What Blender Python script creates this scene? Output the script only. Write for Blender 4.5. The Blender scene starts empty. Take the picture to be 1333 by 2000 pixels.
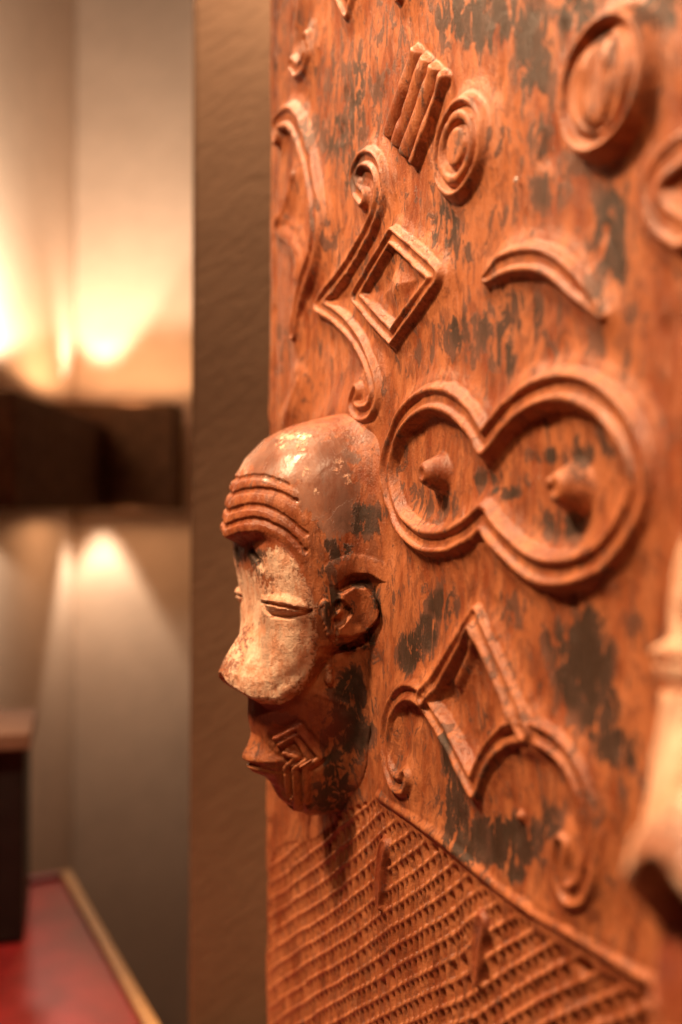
import bpy, math, random
import numpy as np
from mathutils import Matrix, Vector

rad = math.radians
random.seed(4)
scene = bpy.context.scene

# ------------------------------------------------------------------ camera
CZ = 1.35                      # camera height above the floor
ROLL = rad(0.28)
cam_d = bpy.data.cameras.new("camera")
cam = bpy.data.objects.new("camera", cam_d)
scene.collection.objects.link(cam)
cam_d.sensor_fit = 'VERTICAL'
cam_d.sensor_height = 36.0
cam_d.lens = 36.0
cam_d.clip_start = 0.01
cam_d.clip_end = 60
CAMR = Matrix.Rotation(rad(90), 3, 'X') @ Matrix.Rotation(ROLL, 3, 'Z')
cam.matrix_world = Matrix.Translation((0, 0, CZ)) @ CAMR.to_4x4()
cam_d.dof.use_dof = True
cam_d.dof.focus_distance = 0.57
cam_d.dof.aperture_fstop = 3.3
scene.camera = cam
scene.view_settings.view_transform = 'Standard'
scene.view_settings.look = 'None'
scene.view_settings.gamma = 1.0
scene.view_settings.exposure = 0.0
scene.view_settings.use_curve_mapping = False

# ------------------------------------------------------------------ dim room light
world = bpy.data.worlds.new("World")
scene.world = world
world.use_nodes = True
bg = world.node_tree.nodes["Background"]
bg.inputs[0].default_value = (1.0, 0.26, 0.09, 1)
bg.inputs[1].default_value = 0.036


def lamp(name, kind, loc, target, energy, color, **kw):
    d = bpy.data.lights.new(name, kind)
    d.energy = energy
    d.color = color
    for k, v in kw.items():
        setattr(d, k, v)
    o = bpy.data.objects.new(name, d)
    scene.collection.objects.link(o)
    o.location = loc
    if target is not None:
        o.rotation_euler = (Vector(target) - Vector(loc)).to_track_quat('-Z', 'Y').to_euler()
    return o


WARM = (1.0, 0.64, 0.37)
# track lights on the ceiling above the carved door, plus an added fill
lamp("panel_spot", 'SPOT', (-0.70, 0.28, CZ + 0.98), (0.07, 0.46, CZ - 0.14), 128, WARM,
     spot_size=rad(62), spot_blend=0.8, shadow_soft_size=0.07)
lamp("panel_spot", 'SPOT', (-0.30, -0.50, CZ + 1.05), (0.10, 0.50, CZ + 0.06), 36, WARM,  # added fill from the camera side, not a real fitting
     spot_size=rad(36), spot_blend=1.0, shadow_soft_size=0.06)
lamp("panel_spot", 'SPOT', (-0.52, 1.20, CZ + 1.30), (0.06, 0.50, CZ - 0.26), 92, (1.0, 0.62, 0.36),
     spot_size=rad(46), spot_blend=0.8, shadow_soft_size=0.08)
# wall washer on the plaster pier
lamp("pier_spot", 'SPOT', (-0.03, 0.90, CZ + 1.00), (-0.12, 1.06, CZ + 0.28), 85.0, (1.0, 0.70, 0.44),
     spot_size=rad(44), spot_blend=0.9, shadow_soft_size=0.05)
# downlight over the red table
lamp("table_spot", 'SPOT', (-0.42, 0.92, CZ + 1.1), (-0.42, 0.84, CZ - 0.55), 42, (1.0, 0.66, 0.45),
     spot_size=rad(22), spot_blend=0.3, shadow_soft_size=0.03)

# ------------------------------------------------------------------ helpers
F = 2000.0
A = math.atan(810 / F)
SA, CA = math.sin(A), math.cos(A)
PO = np.array([-0.058, 0.80, CZ])                  # left edge of the door at eye level
PU = np.array([SA, -CA, 0.0])
PN = np.array([-CA, -SA, 0.0])
PV = np.array([0.0, 0.0, 1.0])
RM = np.array(CAMR)
CAMP = np.array([0, 0, CZ])


def ray(x, y):
    return RM @ np.array([(x - 666.5) / F, (1000 - y) / F, -1.0])


def uv(x, y):
    """photo point -> place on the door face, metres from its left edge / eye level"""
    d = ray(x, y)
    t = np.dot(PO - CAMP, PN) / np.dot(d, PN)
    p = CAMP + d * t - PO
    return np.dot(p, PU), np.dot(p, PV)


def at(x, y, depth):
    d = ray(x, y)
    return Vector(CAMP + d * (depth / d[1]))


def project(P):
    q = (P - CAMP) @ RM
    return 666.5 + F * q[..., 0] / -q[..., 2], 1000 - F * q[..., 1] / -q[..., 2]


def panel_world(u, v, h):
    return PO + u[..., None] * PU + v[..., None] * PV + h[..., None] * PN


def sstep(a, b, x):
    t = np.clip((x - a) / (b - a), 0, 1)
    return t * t * (3 - 2 * t)


def vnoise(x, y, cx, cy, seed):
    rs = np.random.RandomState(seed)
    L = rs.rand(257, 257)
    gx, gy = x / cx, y / cy
    ix, iy = np.floor(gx).astype(int), np.floor(gy).astype(int)
    fx, fy = gx - ix, gy - iy
    fx = fx * fx * (3 - 2 * fx)
    fy = fy * fy * (3 - 2 * fy)
    ix0, iy0, ix1, iy1 = ix % 257, iy % 257, (ix + 1) % 257, (iy + 1) % 257
    return ((L[ix0, iy0] * (1 - fx) + L[ix1, iy0] * fx) * (1 - fy)
            + (L[ix0, iy1] * (1 - fx) + L[ix1, iy1] * fx) * fy) * 2 - 1


def fbm(x, y, cx, cy, seed, n=4):
    s = 0
    a = 1.0
    for i in range(n):
        s = s + a * vnoise(x, y, cx, cy, seed + i)
        cx *= 0.5
        cy *= 0.5
        a *= 0.5
    return s


def spline(pts, n=16, closed=False):
    P = [np.array(p, float) for p in pts]
    N = len(P)
    out = []
    rng = range(N if closed else N - 1)
    for i in rng:
        p1, p2 = P[i % N], P[(i + 1) % N]
        p0 = P[(i - 1) % N] if (closed or i > 0) else 2 * p1 - p2
        p3 = P[(i + 2) % N] if (closed or i + 2 < N) else 2 * p2 - p1
        for k in range(n):
            t = k / n
            out.append(0.5 * ((2 * p1) + (-p0 + p2) * t + (2 * p0 - 5 * p1 + 4 * p2 - p3) * t * t
                              + (-p0 + 3 * p1 - 3 * p2 + p3) * t ** 3))
    out.append(P[0] if closed else P[-1])
    return np.array(out)


def chain(*segs):
    """several smooth runs meeting in sharp corners"""
    out = []
    for s in segs:
        q = spline(s, 16)
        out.append(q if not out else q[1:])
    return np.vstack(out)


def seg_dist(X, Y, poly):
    """distance to a polyline and the running length (0..1) of the nearest place"""
    best = np.full(X.shape, 1e9)
    par = np.zeros(X.shape)
    L = np.r_[0, np.cumsum(np.hypot(*np.diff(poly, axis=0).T))]
    for i in range(len(poly) - 1):
        ax, ay = poly[i]
        bx, by = poly[i + 1] - poly[i]
        l2 = bx * bx + by * by
        if l2 < 1e-14:
            continue
        t = np.clip(((X - ax) * bx + (Y - ay) * by) / l2, 0, 1)
        d = np.hypot(X - ax - t * bx, Y - ay - t * by)
        m = d < best
        best = np.where(m, d, best)
        par = np.where(m, (L[i] + t * math.sqrt(l2)) / L[-1], par)
    return best, par


def inside(X, Y, poly):
    r = np.zeros(X.shape, bool)
    n = len(poly)
    for i in range(n):
        x0, y0 = poly[i]
        x1, y1 = poly[(i + 1) % n]
        if y0 == y1:
            continue
        c = ((y0 > Y) != (y1 > Y)) & (X < (x1 - x0) * (Y - y0) / (y1 - y0) + x0)
        r ^= c
    return r


def link(o, parent=None):
    scene.collection.objects.link(o)
    if parent is not None:
        o.parent = parent
    return o


def mesh_obj(name, verts, faces, mat, parent=None, smooth=True, normals=None, attrs=None):
    me = bpy.data.meshes.new(name)
    verts = np.asarray(verts, np.float32)
    faces = np.asarray(faces, np.int32)
    k = faces.shape[1]
    me.vertices.add(len(verts))
    me.vertices.foreach_set("co", verts.ravel())
    me.loops.add(faces.size)
    me.loops.foreach_set("vertex_index", faces.ravel())
    me.polygons.add(len(faces))
    me.polygons.foreach_set("loop_start", np.arange(0, faces.size, k, dtype=np.int32))
    me.polygons.foreach_set("use_smooth", np.full(len(faces), smooth))
    me.update(calc_edges=True)
    if attrs:
        for an, av in attrs.items():
            a = me.attributes.new(an, 'FLOAT', 'POINT')
            a.data.foreach_set("value", np.asarray(av, np.float32))
    if normals is not None:
        me.normals_split_custom_set_from_vertices(np.asarray(normals, np.float32).tolist())
    me.materials.append(mat)
    return link(bpy.data.objects.new(name, me), parent)


def split_grid(P, Nrm, lab, names, mat, attrs, parents, skip=None):
    """one object for each label of a continuous carved surface"""
    n, m = lab.shape
    idx = np.arange(n * m).reshape(n, m)
    q = np.stack([idx[:-1, :-1], idx[1:, :-1], idx[1:, 1:], idx[:-1, 1:]], -1).reshape(-1, 4)
    fl = np.maximum.reduce([lab[:-1, :-1], lab[1:, :-1], lab[1:, 1:], lab[:-1, 1:]]).reshape(-1)
    Pf, Nf = P.reshape(-1, 3), Nrm.reshape(-1, 3)
    af = {k: v.reshape(-1) for k, v in attrs.items()}
    out = {}
    for l, nm in names.items():
        s = q[fl == l]
        if len(s) == 0:
            continue
        used, inv = np.unique(s, return_inverse=True)
        par = parents(l)
        if isinstance(par, int):
            par = out.get(par)
        out[l] = mesh_obj(nm, Pf[used], inv.reshape(-1, 4), mat, par, True, Nf[used],
                          {k: v[used] for k, v in af.items()})
    return out


def grid_normals(P):
    du = np.gradient(P, axis=0)
    dv = np.gradient(P, axis=1)
    n = np.cross(du, dv)
    return n / np.maximum(np.linalg.norm(n, axis=-1, keepdims=True), 1e-12)


def box(name, lo, hi, mat, parent=None, bevel=0.0):
    import bmesh
    bm = bmesh.new()
    bmesh.ops.create_cube(bm, size=1)
    lo, hi = Vector(lo), Vector(hi)
    for v in bm.verts:
        v.co = Vector(((v.co[i] + 0.5) * (hi[i] - lo[i]) + lo[i] for i in range(3)))
    if bevel:
        bmesh.ops.bevel(bm, geom=bm.edges[:], offset=bevel, segments=2, affect='EDGES', profile=0.6)
    me = bpy.data.meshes.new(name)
    bm.to_mesh(me)
    bm.free()
    me.materials.append(mat)
    return link(bpy.data.objects.new(name, me), parent)


def tag(o, label=None, cat=None, group=None, kind=None):
    for k, v in (("label", label), ("category", cat), ("group", group), ("kind", kind)):
        if v:
            o[k] = v
    return o


# ------------------------------------------------------------------ materials
def new_mat(name):
    m = bpy.data.materials.new(name)
    m.use_nodes = True
    nt = m.node_tree
    return m, nt, nt.nodes, nt.links, nt.nodes["Principled BSDF"]


class NB:
    """small node-building helper"""
    def __init__(self, nt):
        self.n, self.l = nt.nodes, nt.links

    def put(self, sock, v):
        if isinstance(v, bpy.types.NodeSocket):
            self.l.new(v, sock)
        elif v is not None:
            sock.default_value = v

    def math(self, op, a, b=None, c=None, clamp=False):
        x = self.n.new("ShaderNodeMath")
        x.operation = op
        x.use_clamp = clamp
        self.put(x.inputs[0], a)
        self.put(x.inputs[1], b)
        self.put(x.inputs[2], c)
        return x.outputs[0]

    def noise(self, vec, scale, detail=4, rough=0.55, dist=0.0):
        x = self.n.new("ShaderNodeTexNoise")
        x.inputs["Scale"].default_value = scale
        x.inputs["Detail"].default_value = detail
        x.inputs["Roughness"].default_value = rough
        x.inputs["Distortion"].default_value = dist
        self.put(x.inputs["Vector"], vec)
        return x.outputs["Fac"]

    def mapping(self, vec, scale, rot=(0, 0, 0)):
        x = self.n.new("ShaderNodeMapping")
        x.inputs["Scale"].default_value = scale
        x.inputs["Rotation"].default_value = rot
        self.put(x.inputs["Vector"], vec)
        return x.outputs[0]

    def smooth(self, v, a, b, lo=0.0, hi=1.0):
        x = self.n.new("ShaderNodeMapRange")
        x.interpolation_type = 'SMOOTHSTEP'
        self.put(x.inputs[0], v)
        x.inputs[1].default_value = a
        x.inputs[2].default_value = b
        x.inputs[3].default_value = lo
        x.inputs[4].default_value = hi
        return x.outputs[0]

    def mix(self, f, a, b):
        x = self.n.new("ShaderNodeMix")
        x.data_type = 'RGBA'
        self.put(x.inputs[0], f)
        self.put(x.inputs[6], a if isinstance(a, bpy.types.NodeSocket) else (*a, 1))
        self.put(x.inputs[7], b if isinstance(b, bpy.types.NodeSocket) else (*b, 1))
        return x.outputs[2]

    def attr(self, name):
        x = self.n.new("ShaderNodeAttribute")
        x.attribute_name = name
        return x.outputs["Fac"]

    def coord(self):
        return self.n.new("ShaderNodeTexCoord").outputs["Object"]

    def bump(self, h, strength, dist, normal=None):
        x = self.n.new("ShaderNodeBump")
        x.inputs["Strength"].default_value = strength
        x.inputs["Distance"].default_value = dist
        self.put(x.inputs["Height"], h)
        if normal is not None:
            self.put(x.inputs["Normal"], normal)
        return x.outputs[0]


def carved_wood():
    m, nt, N, L, P = new_mat("carved_painted_wood")
    b = NB(nt)
    co = b.coord()
    st = b.mapping(co, (1.0, 0.38, 1.0))
    fine = b.noise(co, 900, 3, 0.6)
    grain = b.noise(b.mapping(co, (1.0, 0.07, 1.0)), 420, 5, 0.6, 0.4)
    mid = b.noise(st, 70, 6, 0.62, 0.5)
    big = b.noise(st, 22, 5, 0.6, 0.6)
    # worn orange-red wood
    grime = b.noise(b.mapping(co, (1.0, 0.5, 1.0)), 150, 6, 0.7, 0.8)
    streak = b.noise(b.mapping(co, (1.0, 0.12, 1.0)), 160, 5, 0.65, 0.6)
    c = b.mix(b.smooth(mid, 0.36, 0.64), (0.25, 0.060, 0.020), (0.42, 0.134, 0.047))
    c = b.mix(b.math('MULTIPLY', b.smooth(big, 0.46, 0.58), 0.65), c, (0.51, 0.182, 0.070))
    c = b.mix(b.smooth(grime, 0.49, 0.585, 0, 0.68), c, (0.185, 0.060, 0.028))
    c = b.mix(b.smooth(streak, 0.54, 0.70, 0, 0.4), c, (0.20, 0.040, 0.016))
    c = b.mix(b.smooth(streak, 0.46, 0.34, 0, 0.3), c, (0.52, 0.21, 0.105))
    c = b.mix(b.smooth(grain, 0.52, 0.74, 0, 0.32), c, (0.18, 0.042, 0.018))
    c = b.mix(b.smooth(fine, 0.54, 0.75, 0, 0.3), c, (0.62, 0.31, 0.18))
    # brown paint left in patches
    dn = b.noise(b.mapping(co, (1.0, 0.45, 1.0)), 120, 7, 0.72, 0.6)
    dk = b.attr("dark")
    fld = b.math('ADD', b.math('MULTIPLY', dk, 0.38), b.math('MULTIPLY', dn, 1.6))
    pmask = b.smooth(fld, 1.055, 1.085)
    pc = b.mix(b.smooth(b.math('ADD', dk, b.math('MULTIPLY', big, 0.8)), 1.0, 1.25), (0.150, 0.062, 0.036), (0.048, 0.026, 0.015))
    pc = b.mix(b.smooth(mid, 0.45, 0.7, 0, 0.4), pc, (0.18, 0.072, 0.045))
    c = b.mix(b.math('MULTIPLY', pmask, b.smooth(fine, 0.2, 0.45, 0.75, 1.0)), c, pc)
    # grey-brown smooth lacquer on the skull
    sk = b.attr("skull")
    smask = b.smooth(b.math('ADD', b.math('MULTIPLY', sk, 0.48), b.math('MULTIPLY', dn, 1.1)), 0.86, 0.91)
    c = b.mix(b.math('MULTIPLY', smask, b.smooth(grime, 0.62, 0.40, 0.55, 0.95)), c, b.mix(b.smooth(big, 0.38, 0.60), (0.22, 0.118, 0.088), (0.37, 0.185, 0.125)))
    # pale kaolin on the face, crumbling at its edge
    pl = b.attr("pale")
    crumb = b.noise(co, 330, 6, 0.7, 0.3)
    pfield = b.math('ADD', b.math('MULTIPLY', pl, 0.75), b.math('MULTIPLY', crumb, 1.3))
    palem = b.smooth(pfield, 1.06, 1.27)
    kc = b.mix(b.smooth(b.noise(st, 150, 6, 0.7), 0.40, 0.62), (0.74, 0.36, 0.21), (0.94, 0.66, 0.47))
    kc = b.mix(b.smooth(b.noise(st, 75, 5, 0.6), 0.56, 0.68, 0, 0.6), kc, (0.36, 0.22, 0.15))
    c = b.mix(palem, c, kc)
    # dark red of the staples, and shade painted under cheek and brow
    c = b.mix(b.attr("red"), c, (0.20, 0.028, 0.014))
    L.new(c, P.inputs["Base Color"])
    r = b.smooth(mid, 0.3, 0.7, 0.36, 0.55)
    r = b.math('SUBTRACT', r, b.math('MULTIPLY', smask, 0.14))
    r = b.math('ADD', r, b.math('MULTIPLY', palem, 0.0))
    r = b.math('ADD', r, b.math('MULTIPLY', pmask, 0.16))
    L.new(r, P.inputs["Roughness"])
    P.inputs["Specular IOR Level"].default_value = 0.5
    h1 = b.math('ADD', b.math('MULTIPLY', grain, 0.5), b.math('MULTIPLY', fine, 0.35))
    h1 = b.math('ADD', h1, b.math('MULTIPLY', pmask, 0.35))
    h1 = b.math('ADD', h1, b.math('MULTIPLY', palem, b.math('MULTIPLY', crumb, 1.3)))
    h1 = b.math('MULTIPLY', b.math('SUBTRACT', h1, 0.42), b.math('SUBTRACT', 1.0, b.math('MULTIPLY', smask, 0.75)))
    n1 = b.bump(h1, 0.75, 0.0011)
    n2 = b.bump(b.math('MULTIPLY', b.math('SUBTRACT', b.math('ADD', mid, b.math('MULTIPLY', grime, 0.5)), 0.75), b.math('SUBTRACT', 1.0, b.math('MULTIPLY', smask, 0.8))), 0.6, 0.0022, n1)
    L.new(n2, P.inputs["Normal"])
    return m


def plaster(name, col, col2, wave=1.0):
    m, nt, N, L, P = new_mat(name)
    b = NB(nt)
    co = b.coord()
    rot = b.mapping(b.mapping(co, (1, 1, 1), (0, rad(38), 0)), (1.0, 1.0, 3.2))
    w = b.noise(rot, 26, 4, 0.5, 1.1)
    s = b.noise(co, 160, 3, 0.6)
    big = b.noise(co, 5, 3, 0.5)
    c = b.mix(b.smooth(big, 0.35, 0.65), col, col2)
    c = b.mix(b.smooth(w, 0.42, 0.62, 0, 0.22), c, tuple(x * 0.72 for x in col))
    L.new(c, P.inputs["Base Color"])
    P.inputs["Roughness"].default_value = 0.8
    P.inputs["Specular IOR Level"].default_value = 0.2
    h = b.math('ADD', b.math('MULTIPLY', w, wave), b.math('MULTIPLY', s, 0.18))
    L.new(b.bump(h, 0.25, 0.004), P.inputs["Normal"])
    return m


def plain(name, col, rough=0.5, var=0.3, scale=30, bump=0.0, stretch=(1, 1, 1), metallic=0.0):
    m, nt, N, L, P = new_mat(name)
    b = NB(nt)
    t = b.noise(b.mapping(b.coord(), stretch), scale, 5, 0.6, 0.3)
    L.new(b.mix(b.smooth(t, 0.3, 0.7), tuple(x * (1 - var) for x in col), tuple(min(1, x * (1 + var)) for x in col)),
          P.inputs["Base Color"])
    P.inputs["Roughness"].default_value = rough
    P.inputs["Metallic"].default_value = metallic
    if bump:
        L.new(b.bump(t, 0.6, bump), P.inputs["Normal"])
    return m


M_CARVED = carved_wood()
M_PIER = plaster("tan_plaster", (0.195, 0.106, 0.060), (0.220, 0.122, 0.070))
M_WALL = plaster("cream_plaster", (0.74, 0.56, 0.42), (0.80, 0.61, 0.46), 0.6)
M_FLOOR = plain("dark_floor_wood", (0.11, 0.055, 0.03), 0.5, 0.35, 8, 0.001, (1, 8, 1))
M_SCONCE = plain("dark_bronze", (0.17, 0.085, 0.042), 0.8, 0.3, 40)
M_RED = plain("red_lacquer", (0.30, 0.018, 0.018), 0.42, 0.25, 18)
M_TRIM = plain("honey_wood", (0.62, 0.32, 0.12), 0.45, 0.25, 30, 0.0006, (6, 1, 1))
M_BLACK = plain("black_stain", (0.014, 0.012, 0.010), 0.5, 0.3, 25)
M_PALE = plain("pale_wood", (0.30, 0.15, 0.09), 0.9, 0.18, 25, 0.0004, (1, 6, 1))
M_NAIL = plain("pale_nail_metal", (0.75, 0.70, 0.66), 0.3, 0.1, 60, 0, (1, 1, 1), 0.5)

# ------------------------------------------------------------------ setting
fl = box("floor", (-2.5, -1.0, -0.06), (2.0, 3.4, 0.0), M_FLOOR)
tag(fl, kind="structure")
PX0 = at(372, 1000, 1.06).x
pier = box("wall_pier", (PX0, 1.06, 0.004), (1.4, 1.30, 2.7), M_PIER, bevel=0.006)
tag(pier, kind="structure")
ZB = 2.60                                           # back wall distance
CXW = at(145, 1000, ZB).x                           # room corner
wb = box("wall_back", (CXW, ZB, 0.004), (0.9, ZB + 0.12, 2.7), M_WALL)
tag(wb, kind="structure")
wl = box("wall_left", (CXW - 0.12, 0.9, 0.004), (CXW - 0.002, ZB + 0.12, 2.7), M_WALL)
tag(wl, kind="structure")

# ------------------------------------------------------------------ carved door: layout
door = link(bpy.data.objects.new("relief_sculpture", None))
door.matrix_world = Matrix(((PU[0], PV[0], PN[0], PO[0]), (PU[1], PV[1], PN[1], PO[1]),
                            (PU[2], PV[2], PN[2], 0.0), (0, 0, 0, 1)))
tag(door, "tall orange brown wooden panel carved with bald heads, scrolls, rings and netting", "wood carving")

UMAX, V0, V1 = 0.68, -0.45, 0.45
us = [0.0]
while us[-1] < UMAX:
    us.append(us[-1] + (0.0007 if us[-1] < 0.30 else 0.0010 if us[-1] < 0.42 else 0.0015 if us[-1] < 0.48 else 0.003))
us = np.array(us)
vs = np.arange(V0, V1 + 1e-6, 0.0007)
UU, VV = np.meshgrid(us, vs, indexing='ij')
H = fbm(UU, VV, 0.060, 0.140, 11, 3) * 0.0010
H += fbm(UU, VV, 0.014, 0.050, 21, 3) * 0.00050
H += np.clip(fbm(UU, VV, 0.010, 0.022, 31, 2) - 0.35, 0, 1) * -0.0016
LAB = np.zeros(UU.shape, np.int32)
NAMES = {0: "board"}
WOB = fbm(UU, VV, 0.030, 0.030, 41, 2)              # hand-cut wobble
PXX, PYY = project(panel_world(UU, VV, H * 0))


def bbox(poly, pad):
    i0, i1 = np.searchsorted(us, [poly[:, 0].min() - pad, poly[:, 0].max() + pad])
    j0, j1 = np.searchsorted(vs, [poly[:, 1].min() - pad, poly[:, 1].max() + pad])
    return slice(max(i0 - 1, 0), i1 + 1), slice(max(j0 - 1, 0), j1 + 1)


def to_uv(px):
    return np.array([uv(*p) for p in px])


def new_label(name):
    l = len(NAMES)
    NAMES[l] = name
    return l


def moulding(q, depth=0.55):
    """two rounded rolls with a groove between, q = distance / half width"""
    r = (0.5 + 0.5 * np.cos(math.pi * np.clip((q - 0.57) / 0.50, -1, 1))) ** 0.72
    g = np.where(q < 0.57, np.maximum(r, 1 - depth), r)
    return g


def stroke(px, w, h, name, depth=0.55, taper=None, poly=None, label=None, single=False, flat=0.4, swell=0.0022):
    P = to_uv(px) if poly is None else poly
    sl = bbox(P, w + 0.016)
    X, Y = UU[sl], VV[sl]
    d, t = seg_dist(X, Y, P)
    ww = w * 0.95 * (1 + 0.07 * WOB[sl])
    h = h * 0.64
    if taper is not None:
        ww = ww * np.interp(t, taper[0], taper[1])
    q = d / ww
    if single:
        p = (0.5 + 0.5 * np.cos(math.pi * np.clip(q, 0, 1))) ** 0.7
    else:
        p = moulding(q, depth)
    chip = 1 - 0.25 * np.clip(fbm(X, Y, 0.011, 0.011, 55, 2) - 0.2, 0, 1)
    add = h * p * chip
    l = label or new_label(name)
    cur = H[sl]
    m = q < 1.08
    lo = np.minimum(cur, 0.001) * flat
    H[sl] = np.where(m, np.maximum(cur * (flat > 0.3), lo + add), cur)
    far = np.where(q > 1.0, np.exp(-((q - 1) * ww / 0.0052) ** 2), 1.0) * swell
    H[sl] = H[sl] + far
    LAB[sl] = np.where(m, l, LAB[sl])
    return l


# rim and groove down the left edge
edge = sstep(0.0, 0.004, UU)
H += -0.006 * (1 - edge)
gm = np.exp(-((UU - 0.0155) / 0.0035) ** 2) * sstep(-0.02, 0.05, VV + 0.03 * vnoise(UU * 0, VV, 1, 0.05, 5))
H += -0.0035 * gm
# long vertical gouges in the weathered strip beside the rim
gz = np.exp(-((PXX - 575) / 60) ** 2) * sstep(560, 640, PYY) * (1 - sstep(800, 860, PYY))
H += gz * 0.0028 * vnoise(UU, VV, 0.017, 0.11, 77)

# ------------------------------------------------------------------ head footprint (needed for the fillet)
UH = 0.152


def head_pt(x, y):
    """photo point -> (projection from the door, height) on the head's middle plane"""
    d = ray(x, y)
    o = PO + UH * PU
    t = np.dot(o - CAMP, PU) / np.dot(d, PU)
    p = CAMP + d * t - o
    return np.dot(p, PN), np.dot(p, PV)


def prof(pts):
    q = np.array([head_pt(*p) for p in pts])
    q = q[np.argsort(-q[:, 1])]
    return -q[:, 1], q[:, 0]          # ascending in -v


VT, VB = head_pt(690, 806)[1], head_pt(600, 1592)[1]
_w = np.array([(VT + 0.001, 0.0), (VT - 0.006, 0.030), (VT - 0.018, 0.049), (VT - 0.04, 0.061), (VT - 0.075, 0.064),
               (VT - 0.11, 0.062), (VT - 0.14, 0.055), (VT - 0.17, 0.044), (VT - 0.20, 0.034), (VT - 0.225, 0.029),
               (VB + 0.008, 0.017), (VB, 0.003)])


def head_w(v):
    return np.interp(-v, -_ws[:, 0], _ws[:, 1])


_ws = spline(_w, 12)
_ws[:, 1] = np.maximum(_ws[:, 1], 0)


out_ = [(UH + w, v) for v, w in _w] + [(UH - w, v) for v, w in _w[::-1]]
out_ = np.array(out_)
for k in (0, 1):                                     # both heads sit on the same level
    oo = out_ + np.array([[k * 0.392, 0]])
    sl = bbox(oo, 0.03)
    d, _t = seg_dist(UU[sl], VV[sl], np.vstack([oo, oo[:1]]))
    ins = inside(UU[sl], VV[sl], oo)
    upper = sstep(-0.12, -0.02, VV[sl])
    rad_ = 0.010 + 0.004 * upper
    H[sl] += np.where(ins, 1, np.exp(-(d / rad_) ** 2)) * 0.003

# ------------------------------------------------------------------ motifs
# hook at the very top left, tips of the motifs above
stroke([(608, 80), (609, 105), (602, 128), (588, 140), (581, 128)], 0.0075, 0.006, "carved_hook", 0.5)
stroke(None, 0.008, 0.006, "carved_point", 0.5, poly=to_uv([(655, -60), (690, 20), (712, -60)]))
stroke(None, 0.007, 0.006, "carved_point", 0.5, poly=to_uv([(770, -70), (792, -10), (815, -80)]))
stroke(None, 0.005, 0.004, "carved_bar", 0.5, single=True, poly=to_uv([(600, -40), (588, 50)]))
# tall bow by the left edge
stroke(spline([(552, 268), (553, 243), (578, 231), (597, 262), (615, 320), (627, 390), (630, 450), (622, 505),
               (606, 555), (593, 610), (588, 655)]), 0.0115, 0.0085, "carved_bow", 0.5,
       taper=([0, .15, .8, 1], [0.7, 1, 1, 0.5]))
stroke(spline([(580, 345), (568, 395), (552, 440)]), 0.006, 0.005, "carved_bar", single=True)
stroke(spline([(552, 450), (575, 470), (590, 505), (588, 540)]), 0.009, 0.005, "carved_bar", single=True)
stroke(spline([(592, 745), (583, 770), (572, 800), (562, 830)]), 0.008, 0.004, "carved_bar", single=True)

# bundle of four bars
G = to_uv([(810, 86), (886, 148), (810, 325), (762, 262)])
sl = bbox(G, 0.012)
e0 = G[1] - G[0]
X, Y = UU[sl], VV[sl]
# place inside the slanted bundle: a across, b along
ax_ = np.array([G[1] - G[0], G[2] - G[3]]).mean(0)
bx_ = np.array([G[3] - G[0], G[2] - G[1]]).mean(0)
c0 = G.mean(0)
det = ax_[0] * bx_[1] - ax_[1] * bx_[0]
aa = ((X - c0[0]) * bx_[1] - (Y - c0[1]) * bx_[0]) / det
bb = (ax_[0] * (Y - c0[1]) - ax_[1] * (X - c0[0])) / det
env = (1 - sstep(0.47, 0.53, np.abs(bb) + 0.01 * WOB[sl])) * (1 - sstep(0.5, 0.56, np.abs(aa)))
ph = ((aa + 0.5) * math.pi * 3.5 + 0.2) / math.pi
barp = np.abs(np.sin(ph * math.pi)) ** 0.6
H[sl] += env * (0.0005 + 0.0052 * barp)
for k in range(4):
    l = new_label("carved_bar")
    LAB[sl] = np.where((env > 0.1) & (np.clip(np.floor(ph), 0, 3) == k), l, LAB[sl])

# ringed disc
def disc(cx, cy, r, name, fn, pad=1.3):
    c = np.array(uv(cx, cy))
    sl = bbox(np.array([c - r, c + r]), 0.013)
    dx, dy = UU[sl] - c[0], VV[sl] - c[1]
    q = np.hypot(dx, dy) / r * (1 + 0.015 * WOB[sl])
    l = new_label(name)
    H[sl] = H[sl] + fn(q, dx / r, dy / r) + 0.0018 * np.exp(-np.clip((q - 1) * r / 0.005, 0, None) ** 2)
    LAB[sl] = np.where(q < 1.04, l, LAB[sl])


def bump1(q, c, w):
    return np.clip(1 - ((q - c) / w) ** 2, 0, 1) ** 0.5


disc(911, 291, 0.0262, "carved_disc",
     lambda q, x, y: (1 - sstep(0.84, 1.04, q)) * 0.0056
     - 0.0042 * np.exp(-((q - 0.74) / 0.055) ** 2) - 0.0042 * np.exp(-((q - 0.43) / 0.06) ** 2))


def face_disc(q, x, y):
    z = (1 - sstep(0.84, 1.04, q)) * 0.0090
    z -= 0.005 * np.exp(-((q - 0.72) / 0.07) ** 2)
    lens = np.hypot(x / 0.42, y / 0.62)
    z -= 0.003 * np.exp(-((lens - 1.0) / 0.15) ** 2) * (q < 0.7)
    z -= 0.004 * np.exp(-(x / 0.05) ** 2) * (lens < 1)
    z += 0.002 * np.exp(-((np.abs(x) - 0.2) / 0.1) ** 2 - ((y - 0.25) / 0.2) ** 2)
    return z


disc(1204, 168, 0.0292, "carved_disc", face_disc)
stroke(spline([(1352, 296), (1310, 335), (1290, 380), (1306, 425), (1350, 458)]), 0.0085, 0.0062, "carved_bracket", 0.4)

# brow-shaped arc
stroke(spline([(962, 545), (1000, 517), (1050, 507), (1100, 524), (1150, 570), (1190, 618)]), 0.0078, 0.0065, "carved_arc",
       0.5, taper=([0, .12, .75, 1], [0.5, 1, 0.95, 0.35]))
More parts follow.
